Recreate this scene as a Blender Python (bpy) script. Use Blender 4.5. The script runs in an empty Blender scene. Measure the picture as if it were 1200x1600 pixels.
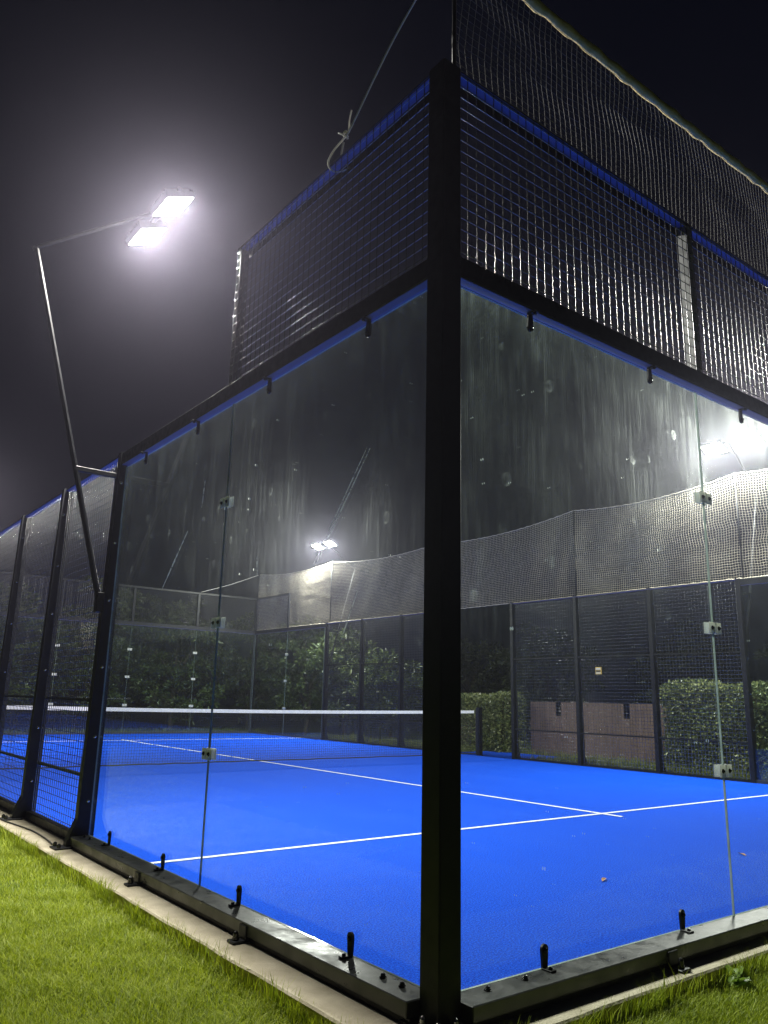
import bpy, math, random
import numpy as np
from mathutils import Vector, Matrix
R = math.radians
scene = bpy.context.scene
col = scene.collection

# ------------------------------------------------------------------ camera
cam_d = bpy.data.cameras.new('camera')
cam = bpy.data.objects.new('camera', cam_d); col.objects.link(cam)
CAM = Vector((-2.189, -2.4324, 1.1261))
_f = Vector((.592907, .771421, .231022)); _r = Vector((.789425, -.613440, .022357)); _u = Vector((-.158965, -.169118, .972692))
m = Matrix((_r, _u, -_f)).transposed().to_4x4(); m.translation = CAM
cam.matrix_world = m
cam_d.sensor_fit = 'HORIZONTAL'; cam_d.sensor_width = 36.0; cam_d.lens = 36.0 * 1226.4 / 1200.0
cam_d.clip_start = .02; cam_d.clip_end = 500
scene.camera = cam

# ------------------------------------------------------------------ night sky, exposure
w = bpy.data.worlds.new('World'); scene.world = w; w.use_nodes = True
bg = w.node_tree.nodes['Background']
bg.inputs[0].default_value = (.0046, .0060, .0150, 1); bg.inputs[1].default_value = .30
scene.view_settings.view_transform = 'Standard'; scene.view_settings.look = 'None'
scene.view_settings.exposure = 0.0; scene.view_settings.gamma = 1.0
cy = scene.cycles
cy.use_denoising = True
try: cy.denoiser = 'OPENIMAGEDENOISE'; cy.denoising_input_passes = 'RGB_ALBEDO_NORMAL'
except Exception: pass
cy.max_bounces = 7; cy.diffuse_bounces = 3; cy.glossy_bounces = 4; cy.transmission_bounces = 6
cy.volume_bounces = 0; cy.transparent_max_bounces = 40
cy.caustics_reflective = False; cy.caustics_refractive = False
cy.sample_clamp_indirect = 4.0
cy.use_adaptive_sampling = True; cy.adaptive_threshold = .02; cy.adaptive_min_samples = 16
LAMP_W = 420.0
HAZE = .0021

# ------------------------------------------------------------------ materials
def mat(name):
    mt = bpy.data.materials.new(name); mt.use_nodes = True
    nt = mt.node_tree; nt.nodes.clear()
    out = nt.nodes.new('ShaderNodeOutputMaterial')
    return mt, nt, out
def N(nt, t, **kw):
    n = nt.nodes.new(t)
    for k, v in kw.items():
        if k.startswith('i_'): n.inputs[k[2:].replace('_', ' ')].default_value = v
        else: setattr(n, k, v)
    return n
def L(nt, a, b): nt.links.new(a, b)
def ramp(nt, src, stops):
    r = nt.nodes.new('ShaderNodeValToRGB'); el = r.color_ramp.elements
    while len(el) < len(stops): el.new(.5)
    for e, (p, c) in zip(el, stops):
        e.position = p; e.color = (c, c, c, 1) if not isinstance(c, tuple) else (*c, 1)
    L(nt, src, r.inputs[0]); return r.outputs[0]
def math_(nt, op, a, b=None, c=None):
    n = nt.nodes.new('ShaderNodeMath'); n.operation = op
    for i, v in enumerate((a, b, c)):
        if v is None: continue
        if isinstance(v, (int, float)): n.inputs[i].default_value = v
        else: L(nt, v, n.inputs[i])
    return n.outputs[0]
def coords(nt, scale=(1, 1, 1), kind='pos'):
    g = nt.nodes.new('ShaderNodeNewGeometry') if kind == 'pos' else nt.nodes.new('ShaderNodeTexCoord')
    mp = nt.nodes.new('ShaderNodeMapping'); mp.inputs['Scale'].default_value = scale
    L(nt, g.outputs['Position'] if kind == 'pos' else g.outputs['Object'], mp.inputs['Vector']); return mp.outputs[0]
def noise(nt, vec, scale, detail=4, rough=.55):
    n = nt.nodes.new('ShaderNodeTexNoise'); n.inputs['Scale'].default_value = scale
    n.inputs['Detail'].default_value = detail; n.inputs['Roughness'].default_value = rough
    L(nt, vec, n.inputs['Vector']); return n.outputs['Fac']
def simple(name, c1, c2, scale, rough, rough2=None, bump=0, bscale=None, metal=0, spec=.5, stretch=(1, 1, 1), detail=5):
    mt, nt, out = mat(name); p = N(nt, 'ShaderNodeBsdfPrincipled'); v = coords(nt, stretch)
    f = noise(nt, v, scale, detail); L(nt, ramp(nt, f, [(.3, c1), (.7, c2)]), p.inputs['Base Color'])
    if rough2 is None: p.inputs['Roughness'].default_value = rough
    else: L(nt, ramp(nt, noise(nt, v, scale * 2.3), [(.3, rough), (.7, rough2)]), p.inputs['Roughness'])
    p.inputs['Metallic'].default_value = metal; p.inputs['Specular IOR Level'].default_value = spec
    if bump:
        b = N(nt, 'ShaderNodeBump'); b.inputs['Strength'].default_value = bump; b.inputs['Distance'].default_value = .01
        L(nt, noise(nt, v, bscale or scale * 4, 6), b.inputs['Height']); L(nt, b.outputs[0], p.inputs['Normal'])
    L(nt, p.outputs[0], out.inputs[0]); return mt

M = {}
M['steel'] = simple('black_powder_coated_steel', (.006, .007, .009), (.011, .012, .015), 9, .32, .55, bump=.06, bscale=220, spec=.26)
M['beam'] = simple('dark_steel_beam', (.022, .024, .024), (.050, .054, .052), 5, .24, .50, bump=.08, bscale=120, spec=.6)
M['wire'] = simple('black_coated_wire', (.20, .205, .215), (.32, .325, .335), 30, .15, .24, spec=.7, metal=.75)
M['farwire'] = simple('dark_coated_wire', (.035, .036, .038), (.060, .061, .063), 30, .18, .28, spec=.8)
M['grey'] = simple('grey_galvanised_steel', (.16, .17, .17), (.26, .27, .27), 14, .35, .5, metal=.6)
M['bolt'] = simple('zinc_bolt', (.45, .46, .46), (.62, .63, .62), 40, .25, metal=.9)
M['blackbolt'] = simple('black_bolt', (.008, .008, .008), (.014, .014, .014), 40, .22)
M['underside_blue'] = simple('blue_underside', (.09, .11, .32), (.12, .14, .38), 4, .5)  # blue tone of the strips under beams and rails
def milky():
    mt, nt, out = mat('milky_joint_plate'); p = N(nt, 'ShaderNodeBsdfPrincipled'); t = N(nt, 'ShaderNodeBsdfTranslucent')
    p.inputs['Base Color'].default_value = (.66, .67, .62, 1); t.inputs[0].default_value = (.80, .82, .76, 1); p.inputs['Roughness'].default_value = .3
    mx = N(nt, 'ShaderNodeMixShader'); mx.inputs[0].default_value = .5
    L(nt, p.outputs[0], mx.inputs[1]); L(nt, t.outputs[0], mx.inputs[2]); L(nt, mx.outputs[0], out.inputs[0]); return mt
M['plate'] = milky()
M['concrete'] = simple('concrete_edge', (.40, .355, .245), (.62, .565, .42), 6, .8, .95, bump=.5, bscale=60)
M['turfline'] = simple('white_turf_line', (.62, .64, .66), (.82, .83, .84), 60, .9, bump=.5, bscale=400)
M['tape'] = simple('white_net_tape', (.70, .71, .70), (.84, .84, .82), 12, .75)
M['netcord'] = simple('black_net_cord', (.010, .010, .012), (.020, .020, .022), 30, .7)
M['ballnet'] = simple('weathered_netting_twine', (.38, .34, .28), (.54, .49, .41), 8, .7)
M['darknet'] = simple('grey_netting_twine', (.10, .10, .095), (.20, .195, .18), 14, .6)
M['rope'] = simple('yellowed_rope_hem', (.70, .54, .16), (.88, .72, .30), 26, .85, bump=.6, bscale=90)
M['whitecord'] = simple('white_guy_cord', (.74, .72, .66), (.86, .84, .78), 40, .8)
M['rubber'] = simple('black_cable_rubber', (.010, .010, .010), (.02, .02, .02), 20, .5)
M['soil'] = simple('lawn_soil', (.045, .075, .008), (.085, .13, .014), 30, .95, bump=.8, bscale=90)
M['bark'] = simple('tree_bark', (.035, .026, .018), (.075, .058, .042), 12, .9, bump=.6, bscale=40)
M['board'] = simple('brown_stained_board', (.100, .066, .052), (.145, .098, .078), 7, .7, .85, bump=.3, bscale=40, stretch=(1, 1, .12))
M['dryleaf'] = simple('dry_leaf', (.35, .17, .07), (.45, .26, .12), 60, .8)
M['housing'] = simple('lamp_housing', (.03, .03, .032), (.05, .05, .052), 20, .4)
M['signyellow'] = simple('yellow_sign_plate', (.66, .44, .06), (.74, .52, .10), 30, .5)
M['signpale'] = simple('pale_sign_print', (.70, .66, .48), (.78, .74, .58), 30, .5)
M['signdark'] = simple('dark_sign_print', (.05, .04, .03), (.08, .06, .04), 30, .5)

# blue artificial turf: fine pile grain, brushed sand patches
def turf():
    mt, nt, out = mat('blue_artificial_turf'); p = N(nt, 'ShaderNodeBsdfPrincipled'); v = coords(nt)
    a = ramp(nt, noise(nt, v, 105, 3, .85), [(.40, (.001, .018, .30)), (.50, (.0015, .060, .63)), (.60, (.006, .135, .88))])
    sand = ramp(nt, noise(nt, coords(nt, (1, .4, 1)), 1.7, 8, .72), [(.46, 0.), (.60, .12), (.80, .36)])
    mx = N(nt, 'ShaderNodeMix', data_type='RGBA'); L(nt, sand, mx.inputs['Factor']); L(nt, a, mx.inputs['A'])
    mx.inputs['B'].default_value = (.025, .11, .66, 1)
    L(nt, mx.outputs['Result'], p.inputs['Base Color']); p.inputs['Roughness'].default_value = .85
    p.inputs['Specular IOR Level'].default_value = .06
    b = N(nt, 'ShaderNodeBump'); b.inputs['Strength'].default_value = .7; b.inputs['Distance'].default_value = .01
    L(nt, noise(nt, v, 230, 4, .8), b.inputs['Height']); L(nt, b.outputs[0], p.inputs['Normal'])
    L(nt, p.outputs[0], out.inputs[0]); return mt
M['turf'] = turf()

# leaves: colour varies along world noise and per island
def leafmat(name, c1, c2, rough, trans=.25, sc=1.2):
    mt, nt, out = mat(name); p = N(nt, 'ShaderNodeBsdfPrincipled'); g = N(nt, 'ShaderNodeNewGeometry')
    f = math_(nt, 'ADD', math_(nt, 'MULTIPLY', g.outputs['Random Per Island'], .7), math_(nt, 'MULTIPLY', noise(nt, coords(nt), sc, 3), .45))
    c = ramp(nt, f, [(.25, c1), (.85, c2)])
    L(nt, c, p.inputs['Base Color']); p.inputs['Roughness'].default_value = rough
    t = N(nt, 'ShaderNodeBsdfTranslucent'); L(nt, c, t.inputs[0])
    mx = N(nt, 'ShaderNodeMixShader'); mx.inputs[0].default_value = trans
    L(nt, p.outputs[0], mx.inputs[1]); L(nt, t.outputs[0], mx.inputs[2]); L(nt, mx.outputs[0], out.inputs[0]); return mt
M['grass'] = leafmat('lawn_grass_blade', (.19, .275, .010), (.46, .535, .026), .55, .35, 2.2)
M['wildgrass'] = leafmat('rough_grass_blade', (.09, .14, .02), (.22, .24, .05), .6, .35)
M['hedgeleaf'] = leafmat('hedge_leaf', (.055, .088, .028), (.26, .29, .115), .30, .15)
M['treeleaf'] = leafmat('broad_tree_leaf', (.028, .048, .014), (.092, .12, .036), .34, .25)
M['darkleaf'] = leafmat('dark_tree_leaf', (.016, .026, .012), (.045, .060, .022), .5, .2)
M['weed'] = leafmat('weed_leaf', (.18, .30, .03), (.28, .42, .06), .45, .35)

# dusty tempered glass: clear pane with mirror reflection, dust film, drips, specks and ball smudges
def glassmat():
    mt, nt, out = mat('dusty_tempered_glass')
    g = N(nt, 'ShaderNodeNewGeometry'); s = N(nt, 'ShaderNodeSeparateXYZ'); L(nt, g.outputs['Position'], s.inputs[0])
    sn = N(nt, 'ShaderNodeSeparateXYZ'); L(nt, g.outputs['True Normal'], sn.inputs[0])
    ax = math_(nt, 'ABSOLUTE', sn.outputs[0]); ay = math_(nt, 'ABSOLUTE', sn.outputs[1]); z = s.outputs[2]
    u = math_(nt, 'ADD', math_(nt, 'MULTIPLY', s.outputs[0], ay), math_(nt, 'MULTIPLY', math_(nt, 'ADD', s.outputs[1], 31.7), ax))
    def uv(su, sv, off=0.):
        c = N(nt, 'ShaderNodeCombineXYZ'); L(nt, math_(nt, 'MULTIPLY_ADD', u, su, off), c.inputs[0]); L(nt, math_(nt, 'MULTIPLY', z, sv), c.inputs[1]); return c.outputs[0]
    drips = ramp(nt, noise(nt, uv(42, .9), 1, 6, .7), [(.54, 0.), (.70, .6), (.85, 1.)])
    fine = ramp(nt, noise(nt, uv(190, 2.4, 7.), 1, 5, .7), [(.52, 0.), (.78, 1.)])
    grit = ramp(nt, noise(nt, uv(120, 90, 17.), 1, 3, .8), [(.55, 0.), (.80, 1.)])
    cloud = ramp(nt, noise(nt, uv(2.6, 1.3, 3.), 1, 7, .65), [(.34, .22), (.55, .55), (.72, 1.)])
    top = ramp(nt, math_(nt, 'DIVIDE', z, 3.0), [(.22, .04), (.38, .22), (.58, .62), (.90, 1.0), (1.0, 2.6)])
    def specks(sc, off, pw, amp):
        vo = N(nt, 'ShaderNodeTexVoronoi'); vo.inputs['Scale'].default_value = 1; L(nt, uv(sc, sc*.72, off), vo.inputs['Vector'])
        sep = N(nt, 'ShaderNodeSeparateColor'); L(nt, vo.outputs['Color'], sep.inputs[0])
        rad = math_(nt, 'MULTIPLY', math_(nt, 'POWER', sep.outputs[0], pw), amp)
        return math_(nt, 'LESS_THAN', vo.outputs['Distance'], rad)
    speck = math_(nt, 'MAXIMUM', specks(17, 1., 11., .11), specks(29, 9., 5., .09))
    # long runs of dried water
    runs = ramp(nt, noise(nt, uv(9, .45, 23.), 1, 2, .4), [(.640, 0.), (.655, 1.), (.675, 1.), (.690, 0.)])
    # arcs and ovals left by balls
    v2 = N(nt, 'ShaderNodeTexVoronoi'); v2.inputs['Scale'].default_value = 1; L(nt, uv(7.5, 5.6, 11.), v2.inputs['Vector'])
    s2 = N(nt, 'ShaderNodeSeparateColor'); L(nt, v2.outputs['Color'], s2.inputs[0])
    ring = ramp(nt, v2.outputs['Distance'], [(.05, .25), (.13, .5), (.17, 1.), (.21, 0.)])
    ring = math_(nt, 'MULTIPLY', ring, math_(nt, 'GREATER_THAN', s2.outputs[1], .55))
    ring = math_(nt, 'MULTIPLY', ring, ramp(nt, noise(nt, uv(11, 8, 5.), 1, 4), [(.46, 0.), (.64, 1.)]))
    ring = math_(nt, 'MULTIPLY', ring, ramp(nt, math_(nt, 'DIVIDE', z, 3.0), [(.35, .1), (.55, 1.)]))
    d = math_(nt, 'ADD', math_(nt, 'MULTIPLY', drips, .11), math_(nt, 'MULTIPLY', fine, .20))
    d = math_(nt, 'ADD', d, math_(nt, 'MULTIPLY', grit, .17))
    d = math_(nt, 'MULTIPLY', math_(nt, 'ADD', d, .020), math_(nt, 'MULTIPLY', cloud, top))
    d = math_(nt, 'ADD', d, math_(nt, 'MULTIPLY', math_(nt, 'MULTIPLY', runs, fine), math_(nt, 'MULTIPLY', top, .10)))
    d = math_(nt, 'ADD', d, math_(nt, 'MULTIPLY', speck, .40))
    d = math_(nt, 'ADD', d, math_(nt, 'MULTIPLY', ring, .11))
    d = math_(nt, 'MINIMUM', d, .6)
    tr = N(nt, 'ShaderNodeBsdfTransparent'); tr.inputs[0].default_value = (.925, .968, .955, 1)
    gl = N(nt, 'ShaderNodeBsdfGlossy'); gl.inputs['Roughness'].default_value = .0; gl.inputs[0].default_value = (1, 1, 1, 1)
    dp = N(nt, 'ShaderNodeVectorMath', operation='DOT_PRODUCT'); L(nt, g.outputs['Incoming'], dp.inputs[0]); L(nt, g.outputs['Normal'], dp.inputs[1])
    inv = math_(nt, 'SUBTRACT', 1.0, math_(nt, 'ABSOLUTE', dp.outputs['Value']))
    fres = math_(nt, 'MULTIPLY_ADD', math_(nt, 'POWER', inv, 5.0), .96, .04)
    m1 = N(nt, 'ShaderNodeMixShader'); L(nt, fres, m1.inputs[0]); L(nt, tr.outputs[0], m1.inputs[1]); L(nt, gl.outputs[0], m1.inputs[2])
    df = N(nt, 'ShaderNodeBsdfDiffuse'); df.inputs[0].default_value = (.52, .64, .57, 1)
    tl = N(nt, 'ShaderNodeBsdfTranslucent'); tl.inputs[0].default_value = (.60, .76, .68, 1)
    m0 = N(nt, 'ShaderNodeMixShader'); m0.inputs[0].default_value = .6; L(nt, df.outputs[0], m0.inputs[1]); L(nt, tl.outputs[0], m0.inputs[2])
    rf = N(nt, 'ShaderNodeBsdfRefraction'); rf.inputs['IOR'].default_value = 1.14; rf.inputs['Roughness'].default_value = .85; rf.inputs[0].default_value = (.90, .97, .93, 1)
    m2 = N(nt, 'ShaderNodeMixShader'); m2.inputs[0].default_value = .45; L(nt, m0.outputs[0], m2.inputs[1]); L(nt, rf.outputs[0], m2.inputs[2])
    m3 = N(nt, 'ShaderNodeMixShader'); L(nt, d, m3.inputs[0]); L(nt, m1.outputs[0], m3.inputs[1]); L(nt, m2.outputs[0], m3.inputs[2])
    L(nt, m3.outputs[0], out.inputs[0]); return mt
M['glass'] = glassmat()
M['glassedge'] = simple('green_glass_edge', (.26, .35, .31), (.46, .56, .51), 10, .12)

def emit():
    mt, nt, out = mat('lit_led_lens'); e = N(nt, 'ShaderNodeEmission'); e.inputs[0].default_value = (1, .97, .88, 1); e.inputs[1].default_value = 60
    L(nt, e.outputs[0], out.inputs[0]); return mt
M['lens'] = emit()

# ------------------------------------------------------------------ mesh helpers
class MB:
    def __init__(s): s.v = []; s.f = []; s.m = []; s.sm = False
    def poly(s, pts, faces, mi=0):
        o = len(s.v); s.v += [tuple(p) for p in pts]
        for q in faces: s.f.append(tuple(i + o for i in q)); s.m.append(mi)
        return s
    def box(s, a, b, mi=0, bev=0.):
        x0, y0, z0 = a; x1, y1, z1 = b
        if bev <= 0:
            return s.poly([(x0,y0,z0),(x1,y0,z0),(x1,y1,z0),(x0,y1,z0),(x0,y0,z1),(x1,y0,z1),(x1,y1,z1),(x0,y1,z1)],
                          [(0,3,2,1),(4,5,6,7),(0,1,5,4),(1,2,6,5),(2,3,7,6),(3,0,4,7)], mi)
        # chamfered box: 24 verts
        P = []; idx = {}
        X = (x0, x1); Y = (y0, y1); Z = (z0, z1); sg = (1, -1)
        for i in (0, 1):
            for j in (0, 1):
                for k in (0, 1):
                    for ax in range(3):
                        p = [X[i] + bev*sg[i], Y[j] + bev*sg[j], Z[k] + bev*sg[k]]
                        p[ax] = (X[i], Y[j], Z[k])[ax]
                        idx[i, j, k, ax] = len(P); P.append(p)
        F = []
        for ax in range(3):
            o1, o2 = [a_ for a_ in range(3) if a_ != ax]
            for side in (0, 1):
                q = []
                for (p1, p2) in ((0,0),(1,0),(1,1),(0,1)):
                    key = [0,0,0]; key[ax] = side; key[o1] = p1; key[o2] = p2; q.append(idx[(*key, ax)])
                F.append(tuple(q))
            for p1 in (0, 1):
                for p2 in (0, 1):       # edge along ax
                    k0 = [0,0,0]; k0[o1] = p1; k0[o2] = p2; k1 = list(k0); k1[ax] = 1
                    F.append((idx[(*k0, o1)], idx[(*k1, o1)], idx[(*k1, o2)], idx[(*k0, o2)]))
        for i in (0, 1):
            for j in (0, 1):
                for k in (0, 1): F.append((idx[i,j,k,0], idx[i,j,k,1], idx[i,j,k,2]))
        return s.poly(P, F, mi)
    def prism(s, prof, axis, a, b, mi=0):
        n = len(prof); pts = []
        for t in (a, b):
            for (p, q) in prof:
                pts.append({'x': (t, p, q), 'y': (p, t, q), 'z': (p, q, t)}[axis])
        return s.poly(pts, [tuple(range(n))[::-1], tuple(range(n, 2*n))] + [(i, (i+1) % n, n + (i+1) % n, n + i) for i in range(n)], mi)
    def tube(s, pts, r, n=6, mi=0, caps=True):
        pts = [Vector(p) for p in pts]; rings = []
        rs = r if isinstance(r, (list, tuple)) else [r] * len(pts)
        up = None
        for i, p in enumerate(pts):
            t = (pts[min(i+1, len(pts)-1)] - pts[max(i-1, 0)]).normalized()
            if up is None: up = Vector((0,0,1)) if abs(t.z) < .9 else Vector((1,0,0))
            a = t.cross(up)
            if a.length < 1e-4: a = t.orthogonal()
            a.normalize(); b = a.cross(t); up = b
            rings.append([p + rs[i] * (math.cos(2*math.pi*k/n) * a + math.sin(2*math.pi*k/n) * b) for k in range(n)])
        P = [q for rg in rings for q in rg]; F = []
        for i in range(len(pts) - 1):
            for k in range(n): F.append((i*n + k, i*n + (k+1) % n, (i+1)*n + (k+1) % n, (i+1)*n + k))
        if caps: F += [tuple(range(n))[::-1], tuple(range((len(pts)-1)*n, len(pts)*n))]
        return s.poly(P, F, mi)
    def dome(s, c, r, ax, h, n=8, mi=0):
        """a bolt head: short cylinder with a rounded end along unit vector ax from c"""
        ax = Vector(ax); c = Vector(c)
        s.tube([c, c + ax*h*.6, c + ax*h*.88, c + ax*h], [r, r, r*.75, r*.3], n, mi); return s
    def build(s, name, mats, parent=None, smooth=False, kind=None):
        if not isinstance(mats, (list, tuple)): mats = [mats]
        me = bpy.data.meshes.new(name); off = Vector(parent_origin(parent))
        me.from_pydata([(v[0]-off.x, v[1]-off.y, v[2]-off.z) for v in s.v], [], s.f)
        for mt in mats: me.materials.append(M[mt])
        me.polygons.foreach_set('material_index', s.m)
        if smooth: me.polygons.foreach_set('use_smooth', [True]*len(s.f))
        me.update()
        o = bpy.data.objects.new(name, me); col.objects.link(o); o.parent = parent
        if kind: o['kind'] = kind
        return o
ORG = {}
def parent_origin(p): return ORG.get(p.name, (0, 0, 0)) if p else (0, 0, 0)
_bb = MB.build
def _build(s, name, mats, parent=None, **k):
    o = _bb(s, name, mats, parent, **k); ORG[o.name] = parent_origin(parent); return o
MB.build = _build
def tag(o, label=None, cat=None, group=None, kind=None):
    for k, v in (('label', label), ('category', cat), ('group', group), ('kind', kind)):
        if v: o[k] = v
    return o
def thing(name, loc, label, cat, group=None):
    o = bpy.data.objects.new(name, None); col.objects.link(o); o.location = loc; o.empty_display_size = .1
    ORG[o.name] = tuple(loc); return tag(o, label, cat, group)
def wires(mb, o, U, V, lu, lv, pitch, r=.002, u0=.025, v0=.025, n=6):
    """welded wire grid in the plane o + u*U + v*V"""
    o = Vector(o); U = Vector(U); V = Vector(V); nn = U.cross(V)
    k = u0
    while k < lu:
        mb.tube([o + U*k, o + U*k + V*lv], r, n, caps=False); k += pitch
    k = v0
    while k < lv:
        mb.tube([o + V*k + nn*r*1.8, o + V*k + U*lu + nn*r*1.8], r, n, caps=False); k += pitch

# ------------------------------------------------------------------ setting: ground, slab, court
GZ = -.115
o = MB().poly([(-70,-70,GZ),(90,-70,GZ),(90,90,GZ),(-70,90,GZ)], [(0,1,2,3)]).build('ground', 'soil'); tag(o, kind='structure')
KL, KR = -.315, -.255          # outer edges of the concrete
def uneven(a, b, n, amp, seed):
    rnd = random.Random(seed); return [(a + (b-a)*i/n, rnd.uniform(-amp, amp)) for i in range(n+1)]
def kerb_ring():
    mb = MB(); ZT = -.034
    # left strip, near strip, right strip, far strip butt-jointed
    def strip(edge_pts, inner_pts):
        n = len(edge_pts); P = []
        for (e, i_) in zip(edge_pts, inner_pts):
            b_ = .008
            ex, ey = e; ix, iy = i_; dx, dy = ix-ex, iy-ey; l = math.hypot(dx, dy)
            P += [(ex, ey, -.3), (ex, ey, ZT - b_), (ex + dx/l*b_, ey + dy/l*b_, ZT), (ix, iy, ZT)]
        F = []
        for k in range(n-1):
            for q in range(3): F.append((4*k+q, 4*k+q+1, 4*(k+1)+q+1, 4*(k+1)+q))
        mb.poly(P, F)
    L1 = uneven(KR, 20.3, 130, .006, 1); strip([(KL + d, t) for t, d in L1], [(.05, max(t, .05) if i == 0 else t) for i, (t, d) in enumerate(L1)])
    L2 = uneven(.05, 10.3, 70, .006, 2); strip([(t, KR + d) for t, d in L2], [(t, .05) for t, d in L2])
    L3 = uneven(.05, 20.3, 60, .006, 3); strip([(10.3 + d, t) for t, d in L3], [(9.95, t) for t, d in L3])
    L4 = uneven(.05, 9.95, 40, .006, 4); strip([(t, 20.3 + d) for t, d in L4], [(t, 19.95) for t, d in L4])
    mb.poly([(KL, KR, ZT-.001), (.05, KR, ZT-.001), (.05, .05, ZT-.001), (KL, .05, ZT-.001)], [(0,1,2,3)])
    mb.poly([(KL, KR, -.3), (.05, KR, -.3), (.05, KR, ZT-.001), (KL, KR, ZT-.001)], [(0,1,2,3)])
    o = mb.build('concrete_kerb', 'concrete'); tag(o, kind='structure')
kerb_ring()
court = MB().box((.012, .012, -.03), (9.99, 19.99, 0)).build('court_surface', 'turf'); tag(court, kind='structure')
MB().box((10.0, 8.95, -.03), (11.5, 11.05, -.004)).build('court_apron', 'turf', court)
for y in (3.05, 16.95): MB().box((.03, y-.025, .001), (9.97, y+.025, .004)).build('line', 'turfline', court)
MB().box((4.975, 2.80, .0015), (5.025, 17.2, .0045)).build('line', 'turfline', court)

# ------------------------------------------------------------------ glass walls
def frame(axis, fixed, out):
    """maps (t along wall, d outward, z) to world"""
    if axis == 'x': return lambda t, d, z: (t, fixed + out*d, z)
    return lambda t, d, z: (fixed + out*d, t, z)
def fbox(F, t0, t1, d0, d1, z0, z1, bev=0., mb=None):
    mb = mb or MB(); a = F(t0, d0, z0); b = F(t1, d1, z1)
    return mb.box(tuple(map(min, a, b)), tuple(map(max, a, b)), 0, bev)
GT = .012
_clamp_cache = {}
def clamp(root, F, t, z, up, axis, sgn):
    """L clamp: foot on the beam, upright on the glass with a domed bolt"""
    s = 1 if up else -1
    mb = MB(); prof = []
    wd = .017; h = .088
    for a in np.linspace(0, math.pi, 7): prof.append((t + .021*math.cos(a), z + s*(h - .012 + .021*math.sin(a))))
    prof = [(t + wd*.85, z)] + prof + [(t - wd*.85, z)]
    P = []; n = len(prof)
    for d in (.009, .019): P += [F(p, d, q) for p, q in prof]
    mb.poly(P, [tuple(range(n))[::-1], tuple(range(n, 2*n))] + [(i, (i+1) % n, n+(i+1) % n, n+i) for i in range(n)])
    fbox(F, t-.016, t+.016, .012, .066, z - (.0 if up else .008), z + (.008 if up else .0), .002, mb)
    o = mb.build('clamp', 'steel', root)
    b = MB(); nrm = Vector(F(t, 1, z)) - Vector(F(t, 0, z))
    b.dome(F(t, .019, z + s*.072), .011, nrm, .012, 10)
    b.dome(F(t, .048, z + s*.008), .009, (0, 0, s), .010, 6)
    b.build('bolt', 'blackbolt', o, smooth=True)
def joint_plates(root, F, t, z):
    nrm = Vector(F(t, 1, z)) - Vector(F(t, 0, z))
    for s in (-1, 1):
        o = fbox(F, t + s*.004, t + s*.062, .0125, .0185, z-.033, z+.033, .002).build('joint_plate', 'plate', root)
        b = MB(); b.dome(F(t + s*.034, .0185, z), .0085, nrm, .012, 6); b.tube([F(t + s*.034, .0185, z), F(t + s*.034, .0205, z)], .0125, 12)
        b.build('bolt', 'blackbolt', o)
        fbox(F, t + s*.004, t + s*.062, -.0185, -.0125, z-.033, z+.033, .002).build('joint_plate', 'plate', root)
BT = .05
def foot_bracket(root, F, t):
    mb = MB(); fbox(F, t-.035, t+.035, .10, .215, -.033, -.021, .003, mb); fbox(F, t-.035, t+.035, .1425, .152, -.021, .040, .003, mb)
    o = mb.build('foot_bracket', 'steel', root)
    b = MB(); b.tube([F(t, .186, -.021), F(t, .186, -.010)], .017, 6); b.dome(F(t, .186, -.010), .013, (0, 0, 1), .030, 10)
    b.build('bolt', 'blackbolt', o, smooth=False)
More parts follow.
